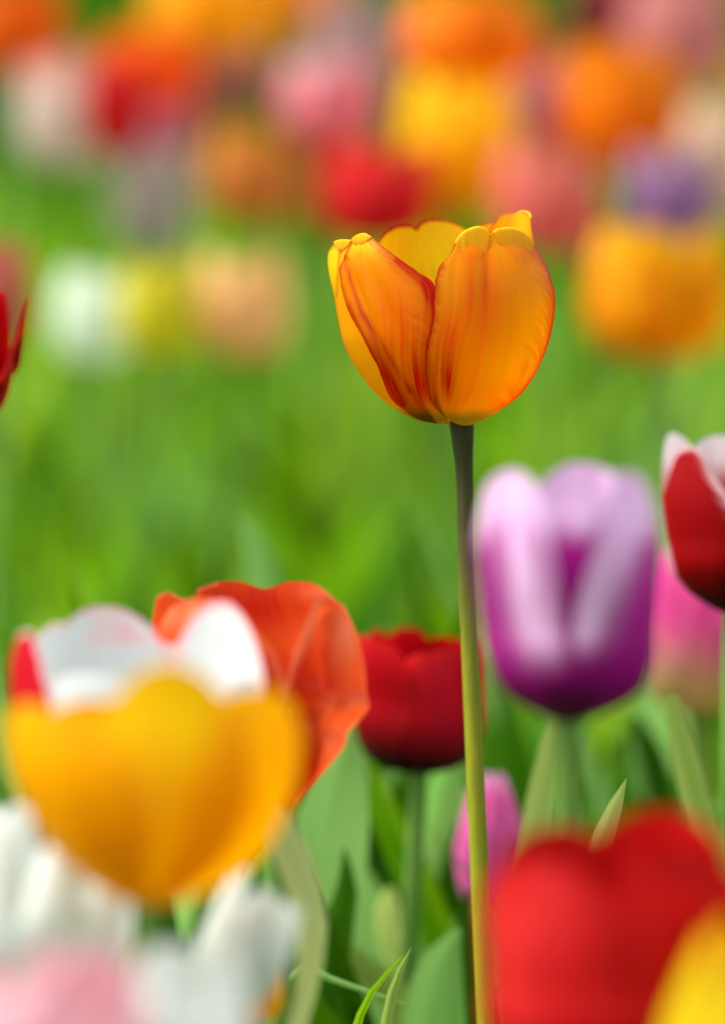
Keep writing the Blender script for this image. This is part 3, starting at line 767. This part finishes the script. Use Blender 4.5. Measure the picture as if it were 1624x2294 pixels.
traced_tulip('purple tulip with broad white-lilac petal edges, right of the sharp stem', 1.065, (1272, 1618),
    [(1020, 1078, 1468), (1100, 1066, 1476), (1200, 1062, 1480), (1300, 1066, 1477), (1400, 1082, 1464), (1480, 1108, 1446), (1550, 1152, 1410), (1592, 1202, 1355), (1618, 1248, 1300)],
    [dict(L=[(1240, 1613), (1155, 1552), (1104, 1460), (1070, 1320), (1064, 1200), (1086, 1092)], T=[(1086, 1092), (1115, 1062), (1150, 1056), (1185, 1078), (1208, 1118)],
          Rt=[(1275, 1618), (1262, 1460), (1245, 1320), (1228, 1210), (1208, 1118)], B=[(1240, 1613), (1258, 1618), (1275, 1618)], rmL=1.0, rmR=1.02,
          masks=lambda X, y: (np.maximum(1.0 * seg(X, y, 1145, 1120, 1212, 1460, 52) * smooth(1540, 1380, y), smooth(1270, 1110, y - .3 * (X - 1080))), .5 * seg(X, y, 1080, 1250, 1120, 1400, 30))),
     dict(L=[(1266, 1618), (1268, 1460), (1285, 1340), (1325, 1210), (1362, 1090)], T=[(1362, 1090), (1388, 1058), (1415, 1060), (1444, 1092), (1462, 1140)],
          Rt=[(1310, 1610), (1408, 1553), (1446, 1480), (1474, 1320), (1478, 1220), (1462, 1140)], B=[(1266, 1618), (1288, 1618), (1310, 1610)], rmL=1.02, rmR=1.0,
          masks=lambda X, y: (np.maximum(1.0 * seg(X, y, 1402, 1120, 1300, 1420, 50) * smooth(1530, 1350, y), smooth(1250, 1110, y + .35 * (X - 1480))), 0 * X)),
     dict(L=[(1245, 1612), (1190, 1450), (1180, 1300), (1205, 1160)], T=[(1205, 1160), (1250, 1125), (1300, 1110), (1340, 1120), (1375, 1150)],
          Rt=[(1300, 1612), (1350, 1450), (1370, 1300), (1375, 1150)], B=[(1245, 1612), (1272, 1617), (1300, 1612)], rmL=.94, rmR=.94,
          masks=lambda X, y: (smooth(1230, 1150, y), .9 * smooth(1230, 1330, y))),
     dict(back=True, L=[(1245, 1610), (1150, 1400), (1150, 1220), (1196, 1120)], T=[(1196, 1120), (1240, 1060), (1290, 1036), (1340, 1040), (1385, 1058), (1425, 1100)],
          Rt=[(1300, 1610), (1400, 1450), (1430, 1250), (1425, 1100)], B=[(1245, 1610), (1272, 1617), (1300, 1610)], rmL=.96, rmR=.96,
          masks=lambda X, y: (smooth(1260, 1130, y), 0 * X)),
     dict(back=True, L=[(1240, 1610), (1100, 1450), (1068, 1280), (1085, 1120)], T=[(1085, 1120), (1110, 1085), (1150, 1090), (1200, 1150)],
          Rt=[(1270, 1612), (1250, 1450), (1240, 1300), (1200, 1150)], B=[(1240, 1610), (1255, 1615), (1270, 1612)], rmL=.98, rmR=.95, masks=lambda X, y: (smooth(1260, 1130, y), 0 * X)),
     dict(back=True, L=[(1270, 1612), (1350, 1450), (1370, 1280), (1390, 1120)], T=[(1390, 1120), (1410, 1085), (1440, 1095), (1460, 1140)],
          Rt=[(1305, 1608), (1440, 1480), (1474, 1280), (1460, 1140)], B=[(1270, 1612), (1288, 1615), (1305, 1608)], rmL=.95, rmR=.98, masks=lambda X, y: (smooth(1260, 1130, y), 0 * X))],
    PUR, (1420, 1640), group='tulips in front of the bed', stem_tone=.55)
RWH = pm('petal_red_white_rim', (158, 0, 8), (250, 214, 222), (120, 0, 10), (26, 0, 10), inner=(220, 120, 130), trans=.3, streak=.1)
RWI = pm('petal_white_rose_inside', (246, 234, 236), (250, 240, 242), (176, 10, 30), (40, 0, 14), trans=.3)
traced_tulip('dark red tulip with crisp white petal edges, cut by the right picture edge', 1.40, (1642, 1374),
    [(960, 1490, 1785), (1060, 1480, 1794), (1130, 1480, 1796), (1200, 1490, 1786), (1290, 1528, 1750), (1340, 1575, 1706), (1374, 1622, 1660)],
    [dict(L=[(1622, 1372), (1565, 1338), (1522, 1280), (1490, 1200), (1480, 1110), (1500, 1035)], T=[(1500, 1035), (1518, 1008), (1545, 1004), (1572, 1050)],
          Rt=[(1655, 1374), (1690, 1300), (1668, 1200), (1622, 1120), (1572, 1050)], B=[(1622, 1372), (1640, 1374), (1655, 1374)], rmL=1.0, rmR=1.03, redge=(1.2, 2.2), rim=30, rimT=26),
     dict(L=[(1630, 1374), (1600, 1280), (1612, 1150), (1635, 1060)], T=[(1635, 1060), (1680, 1025), (1730, 1020), (1778, 1050)],
          Rt=[(1662, 1372), (1712, 1335), (1755, 1280), (1788, 1190), (1794, 1110), (1778, 1050)], B=[(1630, 1374), (1646, 1374), (1662, 1372)], rmL=.98, rmR=1.0, redge=(2.0, 1.2), rim=30, rimT=26),
     dict(back=True, mat=RWI, masks=lambda X, y: (0 * X, smooth(1010, 1110, y)), L=[(1620, 1370), (1530, 1280), (1488, 1150), (1484, 1060), (1492, 988)], T=[(1492, 988), (1508, 968), (1532, 976), (1562, 1004)],
          Rt=[(1650, 1372), (1640, 1200), (1600, 1080), (1562, 1004)], B=[(1620, 1370), (1635, 1372), (1650, 1372)], rmL=.98, rmR=.97, redge=(.9, .9), rim=20),
     dict(back=True, mat=RWI, masks=lambda X, y: (0 * X, smooth(1010, 1110, y)), L=[(1630, 1370), (1570, 1200), (1550, 1080), (1553, 1012)], T=[(1553, 1012), (1585, 982), (1635, 974), (1690, 996)],
          Rt=[(1655, 1372), (1720, 1200), (1715, 1080), (1690, 996)], B=[(1630, 1370), (1642, 1372), (1655, 1372)], rmL=.94, rmR=.94, redge=(1.2, 1.2), rim=24),
     dict(back=True, mat=RWI, masks=lambda X, y: (0 * X, smooth(1010, 1110, y)), L=[(1640, 1370), (1680, 1200), (1690, 1080), (1700, 1010)], T=[(1700, 1010), (1735, 990), (1765, 1000), (1784, 1040)],
          Rt=[(1665, 1370), (1750, 1270), (1788, 1150), (1784, 1040)], B=[(1640, 1370), (1652, 1372), (1665, 1370)], rmL=.97, rmR=.98, redge=(.9, .9), rim=20)],
    RWH, (1250, 1360), group='tulips behind the sharp stem', n=60)
PNK = pm('petal_pink_yellow_base', (226, 76, 150), (236, 130, 180), (206, 40, 120), (206, 190, 110), trans=.4)
tulip('pink tulip with pale yellow base, behind the dark red one with white edges', 1560, 1590, 1.62, 260, 360, PNK,
      group='tulips behind the sharp stem', base_h=.45, leaves=0, stem_mat=LEAF_LIME, stem_tone=.2, stem_r=.0036, stem_bend=(.045, 0))
RBIG = pm('petal_scarlet', (180, 0, 0), (214, 10, 4), (228, 50, 50), (120, 10, 10), trans=.35)
traced_tulip('huge scarlet tulip, very blurred, filling the lower right corner before the stem', 0.955, (1375, 2450),
    [(1800, 1092, 1668), (1850, 1090, 1672), (1950, 1084, 1684), (2100, 1084, 1690), (2200, 1092, 1682), (2300, 1120, 1650), (2390, 1190, 1560), (2450, 1330, 1420)],
    [dict(L=[(1330, 2444), (1195, 2390), (1122, 2300), (1086, 2120), (1084, 2020), (1098, 1962)], T=[(1098, 1962), (1145, 1925), (1215, 1915), (1290, 1945), (1350, 1995)],
          Rt=[(1400, 2448), (1430, 2300), (1430, 2150), (1395, 2060), (1350, 1995)], B=[(1330, 2444), (1365, 2450), (1400, 2448)], rmL=1.0, rmR=1.02,
          masks=lambda X, y: (0 * X, .6 * gs(X, y, 1200, 2020, 110, 110) + .5 * gs(X, y, 1150, 2200, 60, 160))),  # pinkish highlight on the left petal painted in with the flame colour
     dict(L=[(1370, 2450), (1330, 2250), (1320, 2120), (1345, 2010)], T=[(1345, 2010), (1400, 1935), (1470, 1895), (1550, 1890), (1620, 1930), (1664, 1985)],
          Rt=[(1425, 2440), (1562, 2388), (1652, 2295), (1686, 2180), (1688, 2080), (1664, 1985)], B=[(1370, 2450), (1395, 2450), (1425, 2440)], rmL=.97, rmR=1.0,
          masks=lambda X, y: (.8 * gs(X, y, 1510, 1990, 110, 40), 0 * X)),
     dict(back=True, L=[(1330, 2440), (1150, 2250), (1090, 2050), (1125, 1930)], T=[(1125, 1930), (1170, 1890), (1245, 1868), (1310, 1874), (1362, 1905)],
          Rt=[(1400, 2445), (1420, 2200), (1400, 2000), (1362, 1905)], B=[(1330, 2440), (1365, 2448), (1400, 2445)], rmL=.96, rmR=.95),
     dict(back=True, L=[(1340, 2440), (1300, 2200), (1310, 2000), (1345, 1905)], T=[(1345, 1905), (1390, 1860), (1450, 1834), (1530, 1832), (1590, 1862), (1635, 1915)],
          Rt=[(1420, 2440), (1600, 2250), (1655, 2050), (1635, 1915)], B=[(1340, 2440), (1380, 2448), (1420, 2440)], rmL=.98, rmR=.98)],
    RBIG, (2440, 2460), group='tulips in front of the bed', bend=(.03, 0))
YCOR = pm('petal_yellow_corner', (214, 188, 6), (236, 150, 20), (196, 190, 0), (190, 180, 20), trans=.4)
tulip('yellow tulip in the lower right corner, overlapping the huge scarlet one', 1690, 2640, 0.93, 440, 590, YCOR,
      group='tulips in front of the bed', detail=(21, 24), leaves=0, dip=.2,
      petals=[dict(phi=i * 60 - 20, w=42, rm=1.0 if i % 2 else .94, close=.55, top=.98) for i in range(6)])
MAG = pm('petal_magenta_bud', (240, 110, 186), (240, 190, 226), (240, 130, 170), (206, 130, 120), trans=.35)
tulip('slim pink-lilac tulip bud peeking out on both sides of the sharp stem', 1096, 2040, 1.5, 150, 320, MAG,
      group='tulips behind the sharp stem', leaves=1, close=.4,
      petals=[dict(phi=i * 60 + 12, w=44, rm=1.0 if i % 2 else .93, close=.42, top=.98) for i in range(6)])
REDL = pm('petal_dark_red_tip', (160, 0, 4), (186, 10, 10), (170, 0, 6), (150, 0, 10), trans=.3)
tulip('dark red pointed tulip petals jutting in at the left picture edge', -92, 940, 1.37, 210, 290, REDL,
      group='tulips behind the sharp stem', leaves=0, tilt=(0, 5),
      petals=[dict(phi=80, w=36, rm=1.08, top=1.0, close=1.2, dip=.25, tip=2), dict(phi=20, w=44, close=.85), dict(phi=-45, w=44, rm=.95),
              dict(phi=-105, w=44), dict(phi=180, w=44, rm=.94), dict(phi=130, w=44)])
WHI = pm('petal_white', (226, 232, 226), (236, 240, 236), (214, 224, 214), (220, 226, 170), trans=.4)
WPK = pm('petal_pale_pink', (236, 176, 186), (244, 200, 206), (226, 150, 166), (220, 220, 190), trans=.4)
tulip('white tulip at the far left, half under the big golden one', 30, 2240, 1.04, 470, 470, WHI, group='white and blush tulips at the lower left', leaves=0, tilt=(0, 9),
      petals=[dict(phi=i * 60 + 22, w=40, rm=1.0 if i % 2 else .93, close=.62 + .05 * (i % 3), top=.9 + .05 * (i % 3), dip=.2, tip=2) for i in range(6)])
tulip('pale pink tulip in the lower left corner', 110, 2560, 0.86, 500, 420, WPK, group='white and blush tulips at the lower left', leaves=0)
tulip('white tulip at the bottom edge between the pale pink one and the golden scrap', 380, 2540, 0.92, 380, 400, WHI, group='white and blush tulips at the lower left', leaves=0)
tulip('small white tulip leaning right below the big golden one', 500, 2240, 1.05, 200, 280, WHI, group='white and blush tulips at the lower left', leaves=0, tilt=(0, 22))
tulip('small golden tulip scrap low under the leaning white tulip', 575, 2290, 1.12, 120, 190, YEL, group='white and blush tulips at the lower left', leaves=0)

# ------------------------------------------------------------------ leaves one can tell apart
def solo_leaf(label, pts, D, widths, mat, tone=.5, fold=.3, face=0.0, dD=0.0, group=None):
    """pts from tip to base in picture units; continued straight down to the ground"""
    W = [at(a, b, D + dD * i) for i, (a, b) in enumerate(pts)]
    d = (W[-1] - W[-2]).normalized()
    foot = W[-1] + d * 0.02
    foot = Vector((W[-1].x + d.x * .05, W[-1].y + .01, 0))
    t = thing('tulip_leaf', label, 'leaf', foot, group)
    P = [w_ - foot for w_ in W] + [Vector((0, 0, -.004))]
    m = [x * D / K for x in widths] + [widths[-1] * D / K * .5]
    leaf_strip(t, P, m, mat, tone, name='blade', fold=fold, face=face)
    return t


solo_leaf('thin pointed pale green leaf tip poking up behind the huge scarlet tulip', [(1403, 1745), (1385, 1790), (1355, 1870), (1330, 1960), (1290, 2150)], 1.30, [1, 28, 50, 60, 64], LEAF_LIME, .8, face=.15)
solo_leaf('longer blade of the forked narrow leaves at the bottom centre', [(922, 2122), (900, 2165), (872, 2240), (858, 2330)], 1.30, [1, 14, 24, 30], LEAF_LIME, .3, fold=.8, face=.4)
solo_leaf('lower left blade of the forked narrow leaves at the bottom centre', [(905, 2140), (870, 2180), (820, 2250), (795, 2330)], 1.305, [1, 10, 18, 24], LEAF_BRIGHT, .8, fold=.8, face=-.4)
solo_leaf('broad pale green leaf slanting right below the orange-red tulip', [(800, 1560), (775, 1700), (745, 1850), (760, 2050), (800, 2300)], 1.46, [1, 100, 170, 130, 90], LEAF_PALE, .8, fold=.15)
solo_leaf('narrow bright green leaf arching from under the deep red tulip', [(800, 1640), (850, 1800), (920, 1950), (1000, 2150)], 1.5, [5, 60, 80, 80], LEAF_BRIGHT, .3, fold=.3)
solo_leaf('blue-green leaf rising between the deep red tulip and the sharp stem', [(1052, 1560), (1015, 1690), (975, 1810), (945, 1930), (935, 2150)], 1.52, [5, 60, 110, 80, 36], LEAF_PALE, .35, fold=.5, face=.5)
solo_leaf('lime green leaf edge curling down right of the big golden tulip', [(590, 1780), (640, 1870), (685, 1980), (705, 2100), (690, 2220), (640, 2400)], 1.13, [30, 100, 100, 90, 60, 50], LEAF_CREAM, 1.0, fold=.3, face=-.7)
solo_leaf('big soft green leaf at the bottom centre behind the forked blades', [(770, 1880), (790, 1990), (820, 2120), (830, 2250), (820, 2400)], 1.52, [10, 110, 170, 180, 150], LEAF_PALE, .65, fold=.35, face=.4)
solo_leaf('bent dark green leaf left of the sharp stem, low in the bed', [(870, 1960), (905, 2030), (935, 2130), (945, 2300)], 1.62, [6, 60, 100, 110], LEAF_DEEP, .6, fold=.4, face=-.5)
solo_leaf('light leaf with a curled rim left of the forked blades at the bottom', [(690, 2010), (730, 2100), (790, 2180), (850, 2230), (880, 2330)], 1.44, [8, 50, 90, 110, 110], LEAF_LIME, .25, fold=.7, face=.8)
solo_leaf('large pale leaf behind the stem foot, left of the huge scarlet tulip', [(1030, 2080), (990, 2160), (970, 2300), (960, 2500)], 1.42, [10, 100, 150, 160], LEAF_PALE, .55, fold=.2)
solo_leaf('straight yellow-green leaf under the purple tulip', [(1262, 1560), (1235, 1680), (1210, 1800), (1195, 1950), (1180, 2200)], 1.40, [24, 56, 66, 74, 74], LEAF_LIME, .6, fold=.2)
solo_leaf('long light green leaf at the right edge leaning away under the pink tulip', [(1500, 1560), (1535, 1700), (1570, 1850), (1600, 2000)], 1.40, [34, 62, 66, 66], LEAF_LIME, .5, fold=.3)
solo_leaf('pale pointed leaf tip standing alone in the green mid distance', [(540, 1150), (568, 1210), (590, 1300), (600, 1400), (610, 1600)], 1.60, [14, 56, 76, 80, 80], LEAF_PALE, .6, fold=.3)

solo_leaf('dark leaf standing between the pale leaves under the orange-red tulip', [(770, 1900), (775, 1990), (750, 2090), (740, 2300)], 1.43, [4, 50, 80, 70], LEAF_DEEP, .3, fold=.4, face=.3)  # dark leaf colour throughout
solo_leaf('thin curved pale stalk crossing low beneath the forked blades', [(905, 2250), (820, 2222), (740, 2195), (685, 2165), (640, 2200), (620, 2400)], 1.33, [4, 12, 16, 16, 18, 20], LEAF_PALE, .8, fold=.5)
solo_leaf('small light leaf tip left of the sharp stem above the bent dark leaf', [(875, 1990), (862, 2040), (868, 2100), (905, 2200)], 1.5, [20, 66, 60, 50], LEAF_CREAM, .5, fold=.3, face=.5)
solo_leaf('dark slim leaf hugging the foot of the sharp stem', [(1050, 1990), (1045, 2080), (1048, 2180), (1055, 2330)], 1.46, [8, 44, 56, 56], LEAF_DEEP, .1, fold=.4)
solo_leaf('deep green leaf under the purple tulip, right of its stem', [(1420, 1600), (1440, 1700), (1450, 1830), (1440, 2000)], 1.62, [20, 110, 150, 150], LEAF_DEEP, .1, fold=.3)  # lowest tone of the deep leaf green
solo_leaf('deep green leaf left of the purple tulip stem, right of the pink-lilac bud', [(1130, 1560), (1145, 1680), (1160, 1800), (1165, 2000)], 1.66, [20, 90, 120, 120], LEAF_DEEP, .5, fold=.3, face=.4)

# ------------------------------------------------------------------ blurred bed behind
_mc = {}


def bmat(main, edge=None, flame=None, base=None):
    k = (main, edge, flame, base)
    if k not in _mc:
        _mc[k] = pm('petal_far', main, edge, flame, base, trans=.4)
    return _mc[k]


OR = (240, 132, 0); YE = (248, 186, 10); RE = (206, 16, 22); PK = (224, 110, 130); WT = (214, 214, 204)
BACK = [  # label, centre x, centre y, width, height, D, colour, edge, flame
    ('orange tulip in the top left corner of the far bed', 40, 60, 200, 210, 2.75, (224, 100, 0), None, None),
    ('yellow-orange tulip at the top, left of centre', 460, 40, 250, 210, 2.8, (246, 170, 0), None, None),
    ('deep orange tulip just right of the top yellow-orange one, mostly above the frame', 690, 0, 190, 180, 3.1, (226, 130, 0), None, None),
    ('orange-red tulip between the dull white one and the salmon one', 335, 165, 210, 200, 2.7, (238, 86, 0), (240, 110, 10), None),
    ('dull white and pink tulip near the upper left', 145, 245, 190, 250, 2.55, (216, 206, 192), (230, 150, 130), None),
    ('narrow crimson tulip squeezed beside the dull white and pink one', 262, 235, 120, 210, 2.5, (206, 8, 18), (220, 50, 50), None),
    ('salmon and grey-mauve tulip below the top yellow-orange one', 525, 150, 180, 180, 2.8, (206, 130, 110), (196, 150, 120), (170, 130, 140)),
    ('grey-mauve tulip at the top centre', 790, 85, 190, 190, 2.9, (184, 146, 140), (170, 150, 146), None),
    ('large orange tulip at the top, above the yellow round one', 1050, 75, 290, 220, 2.5, (240, 132, 0), (226, 140, 0), (236, 100, 0)),
    ('maroon tulip at the top right', 1375, 25, 190, 180, 3.0, (130, 30, 48), None, None),
    ('dusty pink tulip in the top right corner', 1520, 70, 240, 240, 2.8, (206, 130, 124), None, None),
    ('big round orange tulip in the upper right', 1385, 245, 265, 270, 2.5, (240, 132, 0), (226, 136, 0), (236, 106, 0)),
    ('pink tulip with whitish top at the upper centre', 738, 215, 210, 190, 2.6, (236, 130, 146), (206, 190, 186), (240, 110, 130)),
    ('bright yellow round tulip above the sharp orange one', 1030, 300, 250, 270, 2.45, (250, 194, 10), None, (252, 180, 10)),
    ('dusty pink tulip tucked behind the right side of the yellow round one', 1170, 260, 200, 260, 2.65, (206, 130, 140), (190, 140, 134), (206, 70, 110)),
    ('small dark red tulip under the pink and whitish one', 745, 335, 130, 120, 2.75, (176, 4, 14), None, None),
    ('bright red tulip directly left of the yellow round one', 845, 430, 235, 220, 2.4, (214, 22, 34), (226, 60, 50), (190, 0, 20)),
    ('dull tan-orange tulip in the left half, above the peach one', 565, 390, 200, 200, 2.6, (216, 134, 66), (206, 146, 30), None),
    ('greyish white tulip hanging left of the tan-orange one', 335, 440, 180, 230, 2.55, (190, 184, 174), (196, 150, 150), None),
    ('dusky rose tulip above the greyish white one', 345, 305, 180, 150, 2.65, (186, 96, 112), None, None),
    ('salmon pink tulip behind the right tip of the sharp orange one', 1225, 445, 220, 230, 2.4, (226, 122, 106), (206, 130, 110), (240, 90, 90)),
    ('purple tulip with grey rim at the right, left of the cream one', 1500, 430, 190, 200, 2.35, (160, 112, 156), (176, 146, 146), (150, 96, 168)),
    ('cream tulip at the right picture edge', 1605, 360, 160, 250, 2.6, (230, 200, 170), None, None),
    ('large amber orange tulip on the right, below the purple and cream ones', 1470, 650, 300, 285, 2.2, (238, 158, 0), (230, 176, 0), (236, 130, 0)),
    ('white tulip low on the left beside a lemon one', 210, 705, 165, 195, 2.4, (230, 240, 220), None, None),
    ('lemon tulip between the low white one and the peach one', 352, 690, 160, 205, 2.38, (214, 206, 30), (226, 206, 70), None),
    ('peach tulip low on the left side, right of the lemon one', 545, 680, 190, 225, 2.4, (238, 194, 126), None, (236, 186, 130)),
    ('faded red tulip at the left edge behind the dark red pointed petals', 5, 660, 130, 220, 2.1, (200, 110, 90), None, None),
    ('olive yellow tulip at the right edge beside the big round orange one', 1630, 180, 110, 160, 2.9, (190, 180, 10), None, None),
    ('golden tulip cut by the top edge between the orange-red one and the salmon one', 590, -30, 170, 150, 2.9, (236, 160, 0), None, None),
    ('muted rose tulip between the orange-red one and the dusky rose one', 430, 260, 150, 150, 2.9, (170, 96, 96), None, None),
    ('dull olive-orange tulip low between the tan-orange and the bright red one', 690, 450, 110, 130, 3.0, (150, 110, 40), None, None),
    ('brown-red tulip between the top orange one and the maroon one', 1240, 150, 120, 150, 3.2, (120, 60, 40), None, None),
    ('amber tulip under the yellow round one, just above the sharp orange tulip', 1020, 440, 160, 130, 2.7, (206, 150, 10), None, None),
    ('small pale salmon tulip between the salmon pink one and the amber one', 1330, 520, 110, 130, 2.7, (206, 140, 110), None, None),
]
for i, (lb, x, y, W_, H_, D, c, e, f) in enumerate(BACK):
    tulip(lb, x, y + H_ * .53, D, W_ * 1.07, H_ * 1.06, bmat(c, e, f), group='blurred tulips in the bed behind', seed=i + 20,
          flame=(.9, .6, .4), edge_w=.4, base_h=.05, leaves=3, detail=(11, 14), stem_bend=(random.uniform(-.03, .03), random.uniform(-.02, .04)),
          stem_tone=random.uniform(.2, .9))

# ------------------------------------------------------------------ foliage that fills the bed
def foliage(name, label, n, ymin, ymax, mat, seed, hmin, hmax, wmin, wmax, keep=None):
    rnd = random.Random(seed)
    V = []; F = []; M = []; UV = []
    nu, nv = 3, 9
    cnt = 0
    while cnt < n:
        y = ymin + (ymax - ymin) * rnd.random() ** 1.3
        hwid = .085 * y + .25
        x = rnd.uniform(-hwid, hwid)
        if keep and not keep(x, y):
            continue
        P = leaf_grid((x, y, 0), rnd.uniform(0, 6.283), rnd.uniform(hmin, hmax), rnd.uniform(wmin, wmax), R(rnd.uniform(2, 14)), R(rnd.uniform(12, 60)),
                      fold=rnd.uniform(.2, .5), twist=rnd.uniform(-1, 1), nu=nu, nv=nv)
        b = len(V)
        V += P.reshape(-1, 3).tolist()
        tone = min(1, max(0, rnd.gauss(.45, .25)))
        for r in range(nv):
            for c in range(nu):
                M += [tone, 0, 0, 1]
        for r in range(nv - 1):
            for c in range(nu - 1):
                a = b + r * nu + c
                F.append((a, a + 1, a + nu + 1, a + nu))
        cnt += 1
    me = bpy.data.meshes.new(name)
    me.from_pydata(V, [], F)
    me.polygons.foreach_set('use_smooth', [True] * len(F))
    uv = me.uv_layers.new(name='UVMap')
    k = (np.array(F).reshape(-1) % (nu * nv))
    uv.data.foreach_set('uv', np.stack([(k % nu) / (nu - 1), (k // nu) / (nv - 1)], 1).astype(np.float32).reshape(-1))
    ca = me.color_attributes.new('mask', 'FLOAT_COLOR', 'POINT')
    ca.data.foreach_set('color', np.array(M, np.float32))
    me.materials.append(mat)
    o = bpy.data.objects.new(name, me)
    S.collection.objects.link(o)
    o['kind'] = 'stuff'
    o['label'] = label
    o['category'] = 'foliage'
    return o


foliage('bright_foliage', 'bright green leaves filling the flower bed', 1700, 1.65, 4.6, LEAF_BRIGHT, 3, .16, .34, .03, .06)
foliage('pale_foliage', 'pale blue-green tulip leaves scattered through the bed', 200, 1.9, 4.6, LEAF_PALE, 4, .16, .34, .035, .06)
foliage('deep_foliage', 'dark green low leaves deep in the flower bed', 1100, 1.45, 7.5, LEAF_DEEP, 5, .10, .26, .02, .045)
foliage('light_foliage', 'light yellow-green leaves standing out in the bed', 160, 2.0, 3.2, LEAF_LIME2, 12, .22, .36, .04, .07)
foliage('near_foliage', 'overlapping leaves low in the bed just behind the sharp stem', 80, 1.40, 1.8, LEAF_PALE, 6, .26, .44, .025, .05)
foliage('dark_foliage', 'dark narrow leaves between the tulips behind the stem', 260, 1.42, 1.9, LEAF_DEEP, 8, .26, .42, .02, .04)  # darker leaf green filling the gaps between plants
